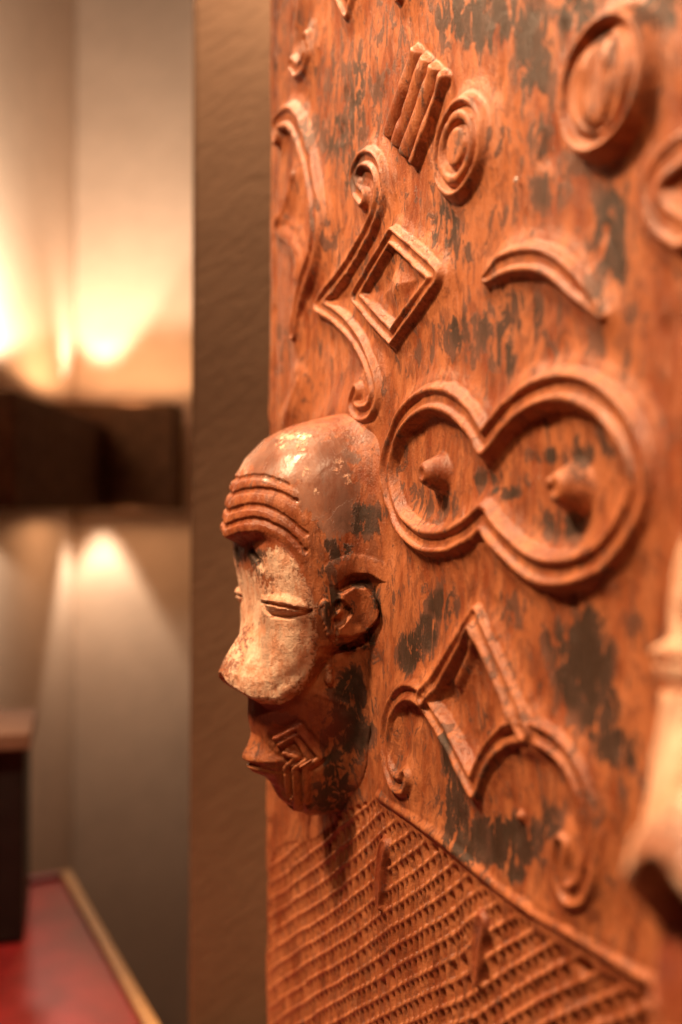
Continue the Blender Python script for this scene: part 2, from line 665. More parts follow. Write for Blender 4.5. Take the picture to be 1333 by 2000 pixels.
# brace with curled ends
stroke(chain([(722, 388), (708, 372), (706, 340), (722, 312), (744, 318), (755, 350), (751, 405), (728, 462),
              (690, 525), (632, 596)],
             [(632, 596), (672, 622), (708, 662), (735, 715), (746, 765), (738, 800), (716, 808), (703, 790), (709, 766)]),
       0.0072, 0.0070, "carved_brace", 0.6)
# lozenge with a pyramid boss
loz = [(779, 462), (866, 540), (779, 660), (708, 580), (779, 462)]
stroke(None, 0.0068, 0.0070, "carved_lozenge", 0.6, poly=to_uv(loz))
lc = np.array(uv(783, 562))
sl = bbox(np.array([lc - 0.03, lc + 0.03]), 0)
ins = inside(UU[sl], VV[sl], to_uv(loz))
dd = np.abs(UU[sl] - lc[0]) / 0.022 + np.abs(VV[sl] - lc[1]) / 0.020
l = new_label("carved_boss")
H[sl] += np.where(ins & (dd < 1), 0.007 * np.clip(1 - dd, 0, 0.8), 0)
LAB[sl] = np.where(ins & (dd < 0.95) & (LAB[sl] == 0), l, LAB[sl])

# figure of eight with two bosses
eight = chain([(962, 866), (925, 812), (868, 778), (812, 806), (778, 872), (770, 935), (790, 1008), (832, 1052),
               (880, 1058), (922, 1040), (958, 1010)],
              [(958, 1010), (1000, 1060), (1060, 1108), (1118, 1116), (1185, 1092), (1240, 1030), (1268, 950), (1252, 865),
               (1205, 795), (1140, 758), (1075, 764), (1015, 802), (962, 866)])
stroke(None, 0.0085, 0.0075, "carved_figure_eight", 0.62, poly=to_uv(eight))
ins = inside(UU, VV, to_uv(eight)) & (LAB == 0)
H[ins] -= 0.0015
for (cx, cy, r) in ((862, 925, 0.0125), (1122, 952, 0.0135)):
    c = np.array(uv(cx, cy))
    sl = bbox(np.array([c - r, c + r]), 0.004)
    q = np.hypot(UU[sl] - c[0], VV[sl] - c[1]) / r * (1 + 0.06 * WOB[sl])
    l = new_label("carved_boss")
    H[sl] += 0.0125 * (1 - sstep(0.30, 1.0, q)) * (1 - 0.12 * sstep(0.35, 0, q))
    LAB[sl] = np.where(q < 0.98, l, LAB[sl])

# horned triangle
tri = [(846, 1362), (945, 1202), (1046, 1428)]
stroke(None, 0.0062, 0.0062, "carved_triangle", 0.6, poly=to_uv(tri))
stroke(chain([(806, 1518), (800, 1532), (784, 1524), (772, 1490), (768, 1440), (778, 1382), (806, 1352), (838, 1362),
              (866, 1402), (940, 1538)],
             [(940, 1538), (968, 1474), (1010, 1434), (1064, 1432), (1118, 1468), (1152, 1530), (1168, 1610), (1170, 1690),
              (1150, 1742), (1122, 1738), (1112, 1690), (1116, 1650)]), 0.0068, 0.0068, "carved_horns", 0.6)
tin = to_uv([(850, 1365), (945, 1215), (1030, 1430), (985, 1440), (940, 1525)])
ins = inside(UU, VV, tin) & (LAB == 0)
H[ins] -= 0.0022
stroke(spline([(902, 1335), (930, 1275), (943, 1240)]), 0.0035, 0.0035, "carved_bar", single=True)
stroke(spline([(948, 1250), (985, 1330), (1008, 1390)]), 0.0035, 0.0030, "carved_bar", single=True)
# smaller studs in the weathered field
for (cx, cy, r, h) in ((1024, 1594, 0.0035, 0.003), (1115, 945, 0.003, 0.002)):
    c = np.array(uv(cx, cy))
    sl = bbox(np.array([c - r, c + r]), 0.004)
    q = np.hypot(UU[sl] - c[0], VV[sl] - c[1]) / r
    H[sl] += h * (1 - sstep(0.3, 1.0, q))

# ------------------------------------------------------------------ netted field below the slanting border
border = to_uv(spline([(745, 1553), (800, 1590), (870, 1642), (960, 1716), (1050, 1782), (1150, 1838), (1260, 1906),
                       (1340, 1960), (1420, 2030)]))
net_poly = np.vstack([border, [[0.60, V0 - 0.02], [-0.01, V0 - 0.02]],
                      to_uv([(500, 1760), (545, 1650), (615, 1640), (680, 1585), (745, 1553)])])
mu, ms, mw = [], [], []
for (x0, y0, x1, y1) in ((519, 1779, 607, 1698), (595, 1752, 746, 1657), (759, 1926, 914, 1815), (970, 1863, 1050, 1818),
                         (1000, 1935, 1140, 1850), (622, 1987, 810, 1897), (545, 1880, 585, 1853)):
    p, q = np.array(uv(x0, y0)), np.array(uv(x1, y1))
    mu.append((p[0] + q[0]) / 2)
    mw.append((p[1] + q[1]) / 2)
    ms.append((q[1] - p[1]) / (q[0] - p[0]))
A_ = np.c_[np.ones(len(mu)), mu, mw]
(ka, kb, kc_), *_r = np.linalg.lstsq(A_, np.array(ms), rcond=None)
# rows follow dv/du = ka + kb u + kc v
uf = np.linspace(0, UMAX + 0.01, 2000)
integ = np.r_[0, np.cumsum((ka + kb * uf[1:]) * np.exp(-kc_ * uf[1:]) * np.diff(uf))]
qq = VV * np.exp(-kc_ * UU) - np.interp(us, uf, integ)[:, None]
qq = qq * math.exp(kc_ * 0.2)
pp = UU.copy()
pp = pp + 0.0009 * vnoise(UU, VV, 0.02, 0.02, 91) + 0.0035 * vnoise(UU, VV, 0.09, 0.05, 93)
qq = qq + 0.0008 * vnoise(UU, VV, 0.025, 0.02, 92) + 0.0022 * vnoise(UU, VV, 0.08, 0.08, 94)
ROW = 0.0122
rr = qq / ROW
rk = np.floor(rr)
rf = rr - rk
NP = 0.0068 * (1 + 0.06 * vnoise(rk, pp, 1, 0.05, 95))
cc = (pp + qq * 0.15) / NP + (rk % 7) * 0.37
cf = cc - np.floor(cc)
cord = np.exp(-((rf - 0.03) / 0.075) ** 2) + np.exp(-((rf - 1.03) / 0.075) ** 2)
notch = sstep(0.30, 0.40, cf) * (1 - sstep(0.76, 0.86, cf)) * sstep(0.10, 0.20, rf) * (1 - sstep(0.62, 0.95, rf))
rsn = vnoise(np.floor(cc) + 0.5, rk + 0.5, 1, 1, 96)
notch *= 0.75 + 0.35 * rsn
ns = inside(UU, VV, net_poly)
nd, _ = seg_dist(UU[:, :], np.clip(VV, V0, V1), net_poly[:len(border)][::6])
fade = ns * sstep(0.005, 0.011, nd) * (0.5 + 0.5 * sstep(0.02, 0.085, UU + 0.01 * WOB))
fade = fade * sstep(0.0, 0.02, UU)
H = H + fade * (0.0008 * cord - 0.0040 * notch + 0.0004 * WOB)
lnet = new_label("netted_field")
LAB = np.where(ns & (LAB == 0) & (UU > 0.004), lnet, LAB)
stroke(None, 0.0042, 0.0046, "border_ridge", single=True, poly=border, swell=0.0012)
# two small carved staples on the net
for pts in ([(758, 1652), (752, 1680), (749, 1715), (747, 1760), (748, 1772)], [(950, 1800), (944, 1830), (941, 1870), (940, 1920)]):
    q = spline(pts)
    stroke(q, 0.0066, 0.0058, "carved_staple", 0.3, flat=0.1, swell=0.0008, taper=([0, .15, .7, 1], [0.9, 1, 0.8, 0.35]))
# crack under the chin
ck, t = seg_dist(UU, VV, to_uv([(607, 1585), (602, 1615), (601, 1645)]))
H -= 0.003 * np.exp(-(ck / 0.0014) ** 2)

# ------------------------------------------------------------------ where paint is left, the ear darkened and red shade painted (photo points, radii, strength)
PAINT = [(930, 650, 78, 62, .80), (1020, 610, 70, 55, .78), (1085, 650, 40, 70, .72), (985, 700, 30, 50, .78),
         (870, 440, 38, 62, .72), (905, 490, 40, 40, .66), (1195, 450, 55, 120, .88), (1180, 590, 30, 80, .7),
         (690, 180, 80, 110, .74), (655, 260, 60, 60, .80), (690, 330, 40, 70, .70), (1120, 330, 60, 50, .75), (760, 60, 50, 60, .62), (1000, 450, 60, 30, .5), (590, 60, 50, 60, .5),
         (1045, 100, 45, 110, .95), (950, 40, 110, 70, .95), (1130, 30, 50, 60, .9), (1300, 15, 60, 40, .9),
         (1065, 370, 45, 50, .82), (1055, 270, 30, 60, .75), (990, 300, 25, 70, .58),
         (1140, 1290, 62, 120, 1.1), (1170, 1390, 45, 70, 1.0), (1210, 1460, 50, 42, 1.1), (1090, 1250, 30, 60, .8),
         (985, 1640, 115, 52, 1.1), (890, 1580, 32, 70, .95), (1070, 1610, 45, 50, .95), (1010, 1690, 40, 40, .9),
         (805, 1275, 26, 48, 1.05), (835, 1235, 26, 48, .9), (865, 1180, 45, 45, .85), (985, 1200, 40, 50, .7),
         (985, 962, 34, 16, .95), (945, 935, 45, 22, .85), (1092, 1015, 46, 48, .92), (1150, 880, 60, 50, .68),
         (1060, 890, 45, 18, .8), (855, 985, 60, 40, .7), (640, 440, 22, 60, .55), (655, 480, 26, 50, .55),
         (560, 700, 12, 110, .62), (545, 640, 10, 90, .55), (880, 1480, 18, 60, .95), (905, 1540, 22, 40, .9),
         (1235, 650, 40, 60, .66), (1170, 650, 40, 60, .6), (690, 1400, 36, 95, 1.1), (660, 1500, 40, 70, .8),
         (735, 1300, 30, 40, .55), (800, 480, 24, 40, .45), (1120, 740, 30, 30, .5), (830, 700, 25, 40, .6),
         (900, 1560, 70, 26, .7), (560, 60, 20, 200, .5), (780, 150, 30, 60, .55), (1180, 1100, 60, 30, .5),
         (1240, 1190, 30, 60, .55)]
HEADDARK = [(705, 1015, 60, 36, 1.0), (660, 1070, 34, 30, .9), (640, 1030, 30, 40, .6), (650, 1185, 22, 50, .85),
             (682, 1192, 20, 16, .8), (690, 1395, 42, 85, 1.15), (650, 1440, 30, 40, .8), (498, 1088, 22, 20, 1.05),
             (512, 1108, 18, 14, 1.05), (470, 1066, 30, 14, .8), (545, 1405, 42, 14, 1.1), (650, 1560, 50, 40, .9),
             (640, 1100, 20, 30, .7), (737, 1180, 14, 46, 1.0), (705, 1140, 26, 9, .95), (728, 1240, 16, 26, .95), (690, 1265, 40, 9, .9), (500, 1460, 26, 22, .62), (540, 1240, 12, 30, .5),  # dark spots along the ear channel and hollow among these
             (690, 890, 40, 26, .45)]
SKULL = [(590, 890, 110, 55, 1.0), (640, 960, 60, 60, 1.05), (520, 900, 60, 40, .9), (660, 1010, 40, 50, .95),
         (600, 860, 120, 30, .6), (474, 1250, 26, 44, 1.0), (452, 1292, 26, 34, 1.0)]
PALE = [(520, 1290, 88, 96, 1.05), (565, 1180, 52, 70, 1.0), (545, 1100, 52, 36, .9), (455, 1240, 34, 90, 1.0),
        (585, 1260, 34, 90, .95), (490, 1180, 44, 70, .9)]
SMEAR = [(655, 1240, 8, 30, .62), (642, 1320, 9, 22, .75), (600, 925, 12, 18, .62), (662, 905, 14, 24, .60), (680, 935, 12, 16, .58),
         (575, 852, 46, 13, .72), (590, 870, 16, 14, .66), (552, 868, 16, 12, .66), (480, 905, 9, 30, .60), (530, 935, 60, 8, .5),
         (620, 960, 8, 14, .6), (690, 850, 40, 14, .5), (500, 1480, 14, 10, .5)]
NOPALE = [(474, 1250, 18, 32, .30), (454, 1292, 20, 24, .30), (496, 1078, 22, 20, .3)]
RED_SHADE = [(560, 1390, 90, 40, .75), (610, 1420, 60, 40, .7), (480, 1385, 30, 22, .3), (490, 1060, 55, 12, .5)]  # red shade below cheek and brow, put into the colour


def field(px, py, spots):
    r = np.zeros(px.shape)
    for (x, y, a, b, s) in spots:
        q = ((px - x) / a) ** 2 + ((py - y) / b) ** 2
        r = np.maximum(r, s * np.clip(1.15 - q * 0.55, 0, 1))
    return r


# soften the cut edges by one sample
for _ax in (0, 1):
    _p = np.pad(H, [(1, 1) if a == _ax else (0, 0) for a in (0, 1)], mode='edge')
    H = 0.25 * np.take(_p, range(0, H.shape[_ax]), _ax) + 0.5 * H + 0.25 * np.take(_p, range(2, H.shape[_ax] + 2), _ax)
# board
Hs = np.vstack([np.full((1, len(vs)), -0.045), H])
Us = np.vstack([UU[:1] - 0.0004, UU])
Vs = np.vstack([VV[:1], VV])
LABs = np.vstack([np.zeros((1, len(vs)), np.int32), LAB])
P3 = np.stack([Us, Vs + CZ, Hs], -1)
NR = grid_normals(P3)
NR[0] = (-1, 0, 0)
dk = field(PXX, PYY, PAINT + HEADDARK)
skp = field(PXX, PYY, SKULL) * 0.8
skp = np.vstack([skp[:1], skp])
dk = np.maximum(dk, 0.27 + 0.16 * vnoise(UU, VV, 0.05, 0.08, 131)) * np.where(LAB == lnet, 0.45, 1.0)
dk = np.vstack([dk[:1], dk])
zero = np.zeros_like(dk)
stp = np.zeros_like(dk)
for l, nm in NAMES.items():
    if nm == "carved_staple":
        stp = np.maximum(stp, (LABs == l) * 0.45)
parts = split_grid(P3, NR, LABs, NAMES, M_CARVED, {"dark": dk, "pale": zero, "red": stp, "skull": skp}, lambda l: door)
box("back_board", (-0.0002, 0.004, -0.052), (us[-1], 2.10, -0.0135), M_CARVED, door)
box("lower_panel", (0.0, 0.004, -0.0130), (us[-1], V0 + CZ - 0.0015, 0.002), M_CARVED, door, 0.002)
box("upper_panel", (0.0, V1 + CZ + 0.0015, -0.0130), (us[-1], 2.098, 0.002), M_CARVED, door, 0.002)
# small pale nail head
import bmesh
bm = bmesh.new()
bmesh.ops.create_uvsphere(bm, u_segments=16, v_segments=8, radius=0.00125)
nu, nv = uv(1013, 352)
for v in bm.verts:
    v.co = Vector((v.co.x + nu, v.co.y + nv + CZ, v.co.z * 0.6 + 0.0012))
me = bpy.data.meshes.new("nail")
bm.to_mesh(me)
bm.free()
me.materials.append(M_NAIL)
link(bpy.data.objects.new("nail", me), door)

# ------------------------------------------------------------------ carved head
NV, NT = 460, 321
tt = np.linspace(0, 1, NV)
tv = 0.5 - 0.5 * np.cos(math.pi * np.clip(tt, 0, 1))
tv = 0.72 * tt + 0.28 * tv
hv = VT + (VB - VT) * tv
th = np.linspace(-rad(112), rad(112), NT)
TH, HV = np.meshgrid(th, hv, indexing='ij')
AT = np.abs(TH)


def loft(front, pexp, wscale=1.0, wprof=None):
    x, y = prof(front)
    D = np.interp(-hv, x, y)
    k = np.hanning(15)
    k /= k.sum()
    D = np.convolve(np.pad(D, 7, mode='edge'), k, 'valid')
    W = head_w(hv) * wscale if wprof is None else wprof
    W = np.maximum(W, 1e-4)
    D = np.maximum(D, 1e-4)
    c, s = np.abs(np.cos(AT)), np.sin(np.minimum(AT, rad(90)))
    pe = pexp if np.isscalar(pexp) else pexp[None, :]
    R = ((c / D[None, :]) ** pe + (s / W[None, :]) ** pe) ** (-1.0 / pe)
    # behind 90 degrees keep the side straight down into the board
    return np.where(AT > rad(90), np.minimum(W[None, :] / np.maximum(np.sin(AT), 0.3), W[None, :] * 1.2), R)


RF = loft([(690, 806), (672, 808), (640, 813), (575, 830), (525, 855), (488, 893), (463, 940), (450, 985), (442, 1030),
           (443, 1055), (446, 1100), (450, 1600)], 2.15)
RMid = loft([(690, 806), (560, 850), (520, 950), (476, 1040), (474, 1080), (482, 1120), (490, 1165), (490, 1220), (482, 1270),
             (476, 1320), (476, 1400), (476, 1600)], 3.1)
wj = head_w(hv) * np.interp(-hv, [-head_pt(600, 1300)[1], -head_pt(600, 1400)[1]], [0.90, 1.0])
RJ = loft([(690, 806), (520, 1000), (500, 1300), (489, 1360), (488, 1400), (495, 1430), (505, 1460), (512, 1480), (520, 1505),
           (531, 1530), (546, 1558), (572, 1579), (605, 1592), (640, 1594)], 2.35, wprof=wj)


def head_xyz(R):
    return np.stack([UH + R * np.sin(TH), HV, R * np.cos(TH)], -1)


def head_px(R):
    q = head_xyz(R)
    return project(panel_world(q[..., 0], q[..., 1], q[..., 2]))


# running length round the head
def arc(R):
    x, y = R * np.sin(TH), R * np.cos(TH)
    ds = np.hypot(np.diff(x, axis=0), np.diff(y, axis=0))
    s = np.vstack([np.zeros((1, R.shape[1])), np.cumsum(ds, 0)])
    return np.abs(s - s[NT // 2][None, :])


def finder(R):
    px, py = head_px(R)
    S = arc(R)
    near = (TH >= 0) & (TH < rad(108))

    def f(pts):
        r = []
        for (x, y) in pts:
            d = np.where(near, (px - x) ** 2 + (py - y) ** 2, 1e12)
            i, j = np.unravel_index(np.argmin(d), d.shape)
            r.append((S[i, j], HV[i, j]))
        return np.array(r)
    return f


def edge_curve(R, pts):
    """edge height as a function of the angle round the head"""
    px, py = head_px(R)
    near = (TH >= 0) & (TH < rad(108))
    a, b = [], []
    for (x, y) in pts:
        d = np.where(near, (px - x) ** 2 + (py - y) ** 2, 1e12)
        i, j = np.unravel_index(np.argmin(d), d.shape)
        a.append(TH[i, j])
        b.append(HV[i, j])
    o = np.argsort(a)
    return np.interp(AT, np.array(a)[o], np.array(b)[o])


# brow edge: forehead above, eye plane below
BROW = edge_curve(RF, [(443, 1060), (468, 1049), (503, 1046), (545, 1060), (580, 1090), (597, 1120), (615, 1160)])
bw = sstep(-0.0035, 0.0035, HV - BROW)
RMid = RMid + (RF - RMid) * sstep(rad(32), rad(66), AT)
R0 = RMid + (RF - RMid) * bw
# nose: a wedge growing out of the eye plane
xs_, ys_ = prof([(494, 1150), (493, 1185), (486, 1212), (466, 1246), (440, 1292), (431, 1314), (430, 1345), (430, 1420)])
DN = np.interp(-hv, xs_, ys_)
basec = RMid[NT // 2]
amp = np.maximum(DN - basec, 0)
v_a, v_b = head_pt(495, 1170)[1], head_pt(432, 1320)[1]
wn = np.interp(-hv, [-v_a, -v_b], [0.006, 0.026])
lat = np.abs(RMid * np.sin(TH))
nose = amp[None, :] * np.clip(1.12 - lat / wn[None, :], 0, 1) ** 0.92
nose = np.minimum(nose, amp[None, :])
R0 = R0 + nose * (1 - bw)
# cheek / nose lower edge: jaw form below
CH = edge_curve(R0, [(432, 1320), (452, 1343), (492, 1366), (540, 1368), (578, 1350), (602, 1322), (622, 1285), (650, 1255)])
cw = sstep(-0.0085, 0.0022, HV - CH)
side = sstep(rad(96), rad(74), AT)
R1 = RJ + (R0 - RJ) * (cw * side + (1 - side) * sstep(-0.05, 0.01, HV - CH))
S1 = arc(R1)
find = finder(R1)

DET = np.zeros(R1.shape)
HL = np.zeros(R1.shape, np.int32)
HN = {0: "carved_head", 1: "ear", 2: "ear", 3: "eye", 4: "eye", 5: "nose", 7: "mouth", 8: "cheek_scars",
      9: "cheek_scars"}
HN.update({k: "brow_ridge" for k in range(10, 18)})


B3 = head_xyz(R1)
B3[..., 0] = np.abs(B3[..., 0] - UH)
_px, _py = head_px(R1)
_near = (TH >= 0) & (TH < rad(108))


def find3(pts):
    r = []
    for (x, y) in pts:
        d = np.where(_near, (_px - x) ** 2 + (_py - y) ** 2, 1e12)
        r.append(B3[np.unravel_index(np.argmin(d), d.shape)])
    return np.array(r)


def hstroke(pts, w, h, rounded=True, smooth=True):
    if smooth and len(pts) > 2:
        pts = spline(pts, 6)
    else:
        pts = np.vstack([np.linspace(pts[i], pts[i + 1], 6, endpoint=False) for i in range(len(pts) - 1)] + [[pts[-1]]])
    P = find3(pts)
    L = np.r_[0, np.cumsum(np.linalg.norm(np.diff(P, axis=0), axis=1))]
    best = np.full(R1.shape, 1e9)
    par = np.zeros(R1.shape)
    for i in range(len(P) - 1):
        e = P[i + 1] - P[i]
        l2 = e @ e
        if l2 < 1e-14:
            continue
        q = B3 - P[i]
        t = np.clip((q @ e) / l2, 0, 1)
        d = np.linalg.norm(q - t[..., None] * e, axis=-1)
        m = d < best
        best = np.where(m, d, best)
        par = np.where(m, (L[i] + t * math.sqrt(l2)) / L[-1], par)
    q = best / w
    return np.clip(1 - q * q, 0, 1) ** (0.6 if rounded else 1.2) * h, best, par


def hpoly(pts):
    P = find(pts)
    ins = inside(S1, HV, P)
    d, _ = seg_dist(S1, HV, np.vstack([P, P[:1]]))
    return np.where(ins, d, -d)


c1 = lambda pts: [(400 + x / 3.3325, 780 + y / 3.3325) for x, y in pts]
# brow wrinkles
brz = hpoly(c1([(60, 480), (260, 470), (420, 480), (560, 520), (640, 640), (690, 800), (660, 1000), (600, 1010), (480, 905),
                (340, 868), (220, 880), (100, 930)]))
DET += 0.0006 * sstep(-0.008, 0.004, brz)
for g in ([(130, 560), (250, 512), (390, 505), (540, 560)],
          [(125, 650), (240, 603), (360, 590), (470, 605), (600, 665)],
          [(110, 745), (230, 708), (330, 695), (440, 722), (550, 790), (660, 880)],
          [(100, 850), (215, 800), (330, 782), (450, 820), (560, 890), (650, 990)]):
    a, d, t = hstroke(c1(g), 0.0019, 0.0013)
    DET -= a
rdg = []
for g in ([(125, 600), (245, 555), (380, 545), (500, 575), (585, 620)],
          [(110, 700), (235, 655), (345, 642), (455, 665), (570, 720), (650, 790)],
          [(100, 800), (222, 754), (330, 740), (445, 772), (555, 842), (660, 940)],
          [(90, 895), (216, 850), (335, 830), (465, 870), (580, 960), (640, 1040)]):
    a, d, t = hstroke(c1(g), 0.0030, 0.0004)
    DET += a
    rdg.append(d)
rk_ = np.argmin(np.stack(rdg), 0)
rmin = np.min(np.stack(rdg), 0)
HL = np.where((brz > 0.0005) & (rmin < 0.004), 10 + rk_ + np.where(TH > 0, 0, 4), HL)
# crease up the middle of the forehead
DET -= 0.0016 * np.exp(-((AT * 0.085) / 0.0016) ** 2) * sstep(-0.002, 0.004, HV - BROW) * (1 - sstep(0.020, 0.034, HV - BROW))
# eyes: swollen lids with a slit
ez = hpoly(c1([(365, 1300), (440, 1262), (540, 1262), (640, 1305), (695, 1372), (620, 1400), (520, 1402), (430, 1385)]))
DET += 0.0032 * sstep(-0.0010, 0.0060, ez)
a, d, t = hstroke(c1([(385, 1318), (480, 1333), (580, 1352), (680, 1378)]), 0.0012, 0.0030)
DET -= a
a, d, t = hstroke(c1([(372, 1325), (420, 1395), (520, 1412), (620, 1402), (690, 1380)]), 0.0016, 0.0022)
DET -= a
a, d, t = hstroke(c1([(385, 1290), (470, 1300), (560, 1312), (650, 1345)]), 0.0018, 0.0012)
DET += a
HL = np.where(ez > -0.0004, np.where(TH > 0, 3, 4), HL)
# nose label
HL = np.where((nose > 0.0025) & (AT < rad(42)) & (cw > 0.3) & (HV < v_a) & (HL == 0), 5, HL)
# ear: cupped shell with a deep C-shaped channel round it
ear = hpoly(c1([(880, 1250), (960, 1205), (1040, 1215), (1090, 1290), (1098, 1410), (1040, 1520), (950, 1555), (860, 1545), (838, 1440)]))
DET += 0.0042 * sstep(-0.0008, 0.0020, ear) * (1 - 0.22 * sstep(0.002, 0.010, ear))
a, d, t = hstroke(c1([(890, 1225), (960, 1180), (1050, 1180), (1118, 1260), (1130, 1370), (1100, 1480), (1020, 1575), (900, 1620),
                      (770, 1640)]), 0.0036, 0.0085)
DET -= a * np.interp(t, [0, .1, .75, 1], [0.6, 1, 1, 0.15])
a, d2, t = hstroke(c1([(835, 1140), (900, 1105), (980, 1085), (1090, 1120), (1165, 1230), (1175, 1370), (1140, 1500)]), 0.0070, 0.0012)
DET += a * np.interp(t, [0, .15, .7, 1], [0.5, 1, 1, 0.2])
a, d3, t = hstroke(c1([(880, 1340), (915, 1385), (875, 1445)]), 0.0036, 0.0045)
DET -= a
a, d3, t = hstroke(c1([(790, 1330), (800, 1420), (825, 1520)]), 0.0030, 0.0036)
DET += a
HL = np.where((ear > -0.0035) | (d2 < 0.004), np.where(TH > 0, 1, 2), HL)
# little peg under the ear
a, d, t = hstroke([(641, 1308), (643, 1330)], 0.0026, 0.0035, smooth=False)
DET += a
# mouth: pouting lips pointing forward
c2 = lambda pts: [(400 + x / 3.3325, 1200 + y / 3.3325) for x, y in pts]
vl = head_pt(474, 1480)[1]
xl, yl = prof([(496, 1432), (487, 1452), (476, 1474), (475, 1482), (486, 1489), (482, 1496), (492, 1506), (516, 1516), (535, 1535)])
DL = np.interp(-hv, xl, yl, left=0, right=0)
cen = RJ[NT // 2]
la = np.maximum(DL - cen, 0)
latj = np.abs(R1 * np.sin(TH))
wl_ = np.interp(-hv, [-head_pt(490, 1430)[1], -vl, -head_pt(500, 1515)[1]], [0.010, 0.020, 0.014])
lip = la[None, :] * np.clip(1 - (latj / wl_[None, :]) ** 1.6, 0, 1)
DET += lip * (1 - cw)
slit = np.exp(-((HV - (head_pt(486, 1489)[1] - 0.22 * latj)) / 0.0011) ** 2) * np.clip(1.15 - latj / 0.021, 0, 1)
DET -= 0.0022 * np.clip(slit, 0, 1)
HL = np.where((lip > 0.0012) & (HL == 0) & (cw < 0.5), 7, HL)
# nested chevron scars on the jaw
scz = np.full(R1.shape, 1e9)
for g in ([(470, 812), (600, 742), (760, 930), (655, 1000), (660, 1225)],
          [(495, 850), (590, 795), (685, 940), (590, 1005), (600, 1285)],
          [(530, 905), (600, 930), (528, 1005), (545, 1160), (560, 1200)]):
    a, d, t = hstroke(c2(g), 0.0024, 0.0034, smooth=False)
    DET += a
    scz = np.minimum(scz, d)
DET -= 0.0014 * sstep(0.0070, 0.0036, scz)
HL = np.where((scz < 0.0034) & (HL == 0), np.where(TH > 0, 8, 9), HL)
# chisel facets and wear
DET += fbm(S1 + 0.3, HV + 1, 0.012, 0.016, 61, 3) * 0.00055 * (1 - 0.6 * sstep(0.0, 0.03, HV - BROW))
# broken pit in the near eye socket
a, d, t = hstroke([(490, 1075), (500, 1090), (512, 1108)], 0.0032, 0.0022)
DET -= a * (TH > 0)

RT = np.maximum(R1 + DET * sstep(rad(99), rad(90), AT), 1e-4)
hh = RT * np.cos(TH)
RT = RT + 0.014 * np.clip(1 - np.clip(hh, 0, 1) / 0.018, 0, 1) ** 2.5 * sstep(rad(55), rad(75), AT) * sstep(0.014, 0.034, head_w(HV))
# tuck the rear of the side wall into the board
RT = np.where(AT > rad(100), np.minimum(RT, RT), RT)
Q = head_xyz(RT)
qx, qy = project(panel_world(Q[..., 0], Q[..., 1], Q[..., 2]))
near = TH >= 0
mx = np.where(near, qx, qx[::-1])
my = np.where(near, qy, qy[::-1])
hd, hs, hp, hr = (field(mx, my, s) for s in (HEADDARK + PAINT, SKULL, PALE, RED_SHADE))
hp = hp - field(mx, my, NOPALE)
hp = np.where(cw > 0.5, hp, 0) * (1 - bw)
hp = np.maximum(hp, field(mx, my, SMEAR))
hp = np.where(near, hp, np.maximum(hp, 0.0))
hr = hr * (1 - np.clip(hp * 1.5, 0, 1)) * np.where(HV > BROW + 0.002, 0, 1)
Q[..., 1] += CZ
QN = -grid_normals(Q)
# normals must point outwards
ctr = np.stack([np.sin(TH), 0 * TH, np.cos(TH)], -1)
if np.mean((QN * ctr).sum(-1)) < 0:
    QN = -QN
    flip = False
else:
    flip = True


def build_head(parent):
    lab = HL if not flip else HL
    PQ, NQ, LQ = Q, QN, lab
    at_ = {"dark": hd, "pale": hp, "red": hr, "skull": hs}
    if flip:
        PQ, NQ, LQ = Q[::-1], QN[::-1], lab[::-1]
        at_ = {k: v[::-1] for k, v in at_.items()}
    o = split_grid(PQ, NQ, LQ, HN, M_CARVED, at_, lambda l: parent if l == 0 else 0)
    return o


head = build_head(door)[0]
head["label"] = "bald carved head with pale painted cheeks and closed eyes"
h2 = head.copy()
link(h2, door)
piv = Vector((UH, head_pt(432, 1320)[1] + CZ, 0.030))
h2.matrix_local = (Matrix.Translation((0.408, 0, 0)) @ Matrix.Translation(piv) @ Matrix.Scale(1.10, 4) @ Matrix.Rotation(rad(-17), 4, 'X')
                   @ Matrix.Translation(-piv))
h2["label"] = "second carved head with pale face at the right edge"
for ch in list(head.children):
    c = ch.copy()
    link(c, h2)

# ------------------------------------------------------------------ wall sconce in the corner
SX, SY = CXW + 0.105, 2.42
z_top = at(120, 792, 2.42).z
z_bot = at(120, 996, 2.42).z
sc = link(bpy.data.objects.new("wall_sconce", None))
sc.location = (SX, SY, z_bot)
tag(sc, "dark bronze box sconce in the room corner, shining up and down", "wall lamp")
hz = z_top - z_bot
X1 = 0.19
for (y0, y1) in ((-0.075, -0.062), (0.062, 0.075)):
    box("side_plate", (-0.10, y0, 0), (X1, y1, hz), M_SCONCE, sc, 0.003)
box("end_plate", (-0.10, -0.0615, 0), (-0.088, 0.0615, hz), M_SCONCE, sc, 0.003)
box("end_plate", (X1 - 0.012, -0.0615, 0), (X1, 0.0615, hz), M_SCONCE, sc, 0.003)
box("divider", (-0.0875, -0.0610, hz * 0.4), (X1 - 0.0125, 0.0610, hz * 0.6), M_SCONCE, sc)
box("mount", (-0.03, 0.0755, hz * 0.35), (0.03, ZB - SY - 0.001, hz * 0.65), M_SCONCE, sc)
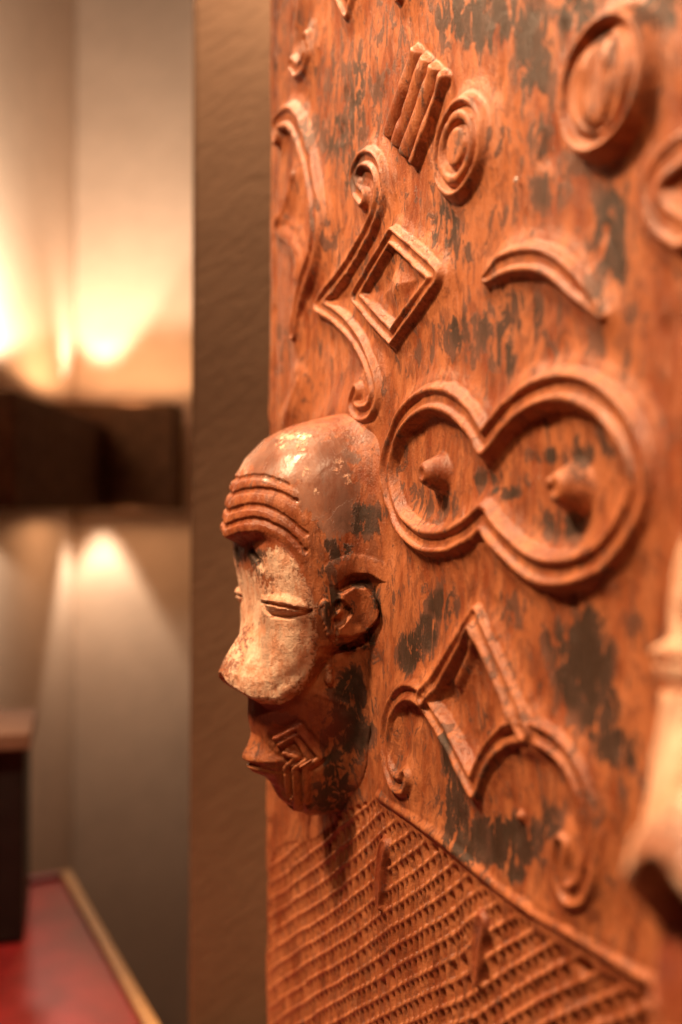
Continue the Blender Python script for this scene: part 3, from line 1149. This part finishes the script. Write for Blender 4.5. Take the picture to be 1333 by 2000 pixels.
# added dark box where the side wall is only unlit
box("shade_band", (-0.100, 1.70 - SY, 0.0), (0.03, -0.0765, hz * 0.80), M_SCONCE, sc, 0.004)
for s, z in ((1, z_top + 0.004), (-1, z_bot - 0.004)):
    up = (0, 0, 1) if s > 0 else (0, 0, -1)
    # white beam near the wall
    e = 1.0 if s > 0 else 0.8
    bx0 = at(185, 1000, 2.52).x
    lamp("sconce_beam", 'SPOT', (bx0, 2.50 if s > 0 else 2.535, z - s * 0.04), (bx0 + 0.02, 2.52 if s > 0 else 2.55, z + s), 22 if s > 0 else 9.5, (1.0, 0.82, 0.64),
         spot_size=rad(58), spot_blend=0.2, shadow_soft_size=0.02)
    # amber spill
    lamp("sconce_spill", 'SPOT', (at(250, 1000, 2.30).x, 2.30, z), (at(250, 1000, 2.30).x, 2.30, z + s), (5.0 if s > 0 else 1.6), (1.0, 0.54, 0.27),
         spot_size=rad(174), spot_blend=0.15, shadow_soft_size=0.02)
    # beam falling on the side wall
    dl = 0.20 if s > 0 else 0.12
    lamp("sconce_beam", 'SPOT', (CXW + dl, 1.84, z - (0.03 if s > 0 else 0)), (CXW + dl - 0.01, 1.84, z + s), 26 if s > 0 else 5.0, (1.0, 0.82, 0.64),
         spot_size=rad(150), spot_blend=0.15, shadow_soft_size=0.02)

# ------------------------------------------------------------------ red table and dark cabinet, out of focus
TZ = CZ - 0.55


def on_plane(x, y, z):
    d = ray(x, y)
    t = (z - CZ) / d[2]
    return Vector(CAMP + d * t)


tc = on_plane(138, 1703, TZ)
te = on_plane(310, 2000, TZ)
tdir = (te - tc).normalized()
tperp = Vector((tdir.y, -tdir.x, 0))
if tperp.x > 0:
    tperp = -tperp
tab = link(bpy.data.objects.new("red_table", None))
tab.matrix_world = Matrix(((tdir.x, tperp.x, 0, tc.x), (tdir.y, tperp.y, 0, tc.y), (0, 0, 1, 0), (0, 0, 0, 1)))
tag(tab, "low red lacquered table with honey wood edging beside the wall", "table")
TLN, TWD = 1.0, 0.62
box("table_top", (0.016, 0.016, TZ - 0.03), (TLN - 0.016, TWD - 0.016, TZ - 0.004), M_RED, tab)
box("edging", (0, 0, TZ - 0.045), (TLN, 0.0155, TZ + 0.004), M_TRIM, tab, 0.003)
box("edging", (0, TWD - 0.0155, TZ - 0.045), (TLN, TWD, TZ + 0.004), M_TRIM, tab, 0.003)
box("edging", (0, 0.016, TZ - 0.045), (0.0155, TWD - 0.016, TZ + 0.004), M_RED, tab, 0.003)
box("edging", (TLN - 0.0155, 0.016, TZ - 0.045), (TLN, TWD - 0.016, TZ + 0.004), M_TRIM, tab, 0.003)
for lx in (0.02, TLN - 0.065):
    for ly in (0.02, TWD - 0.065):
        box("leg", (lx, ly, 0.001), (lx + 0.045, ly + 0.045, TZ - 0.046), M_TRIM, tab, 0.003)

cabp = at(60, 1432, 1.30)
cab = link(bpy.data.objects.new("dark_cabinet", None))
cab.location = (cabp.x, cabp.y, TZ + 0.0)
cab.rotation_euler.z = rad(14)
tag(cab, "black box with a pale wooden lid standing on the red table", "box")
ch_ = cabp.z - TZ
box("body", (-0.24, 0.012, 0.001), (-0.008, 0.16, ch_ - 0.022), M_BLACK, cab, 0.002)
box("lid", (-0.25, 0, ch_ - 0.0215), (0, 0.17, ch_), M_PALE, cab, 0.003)
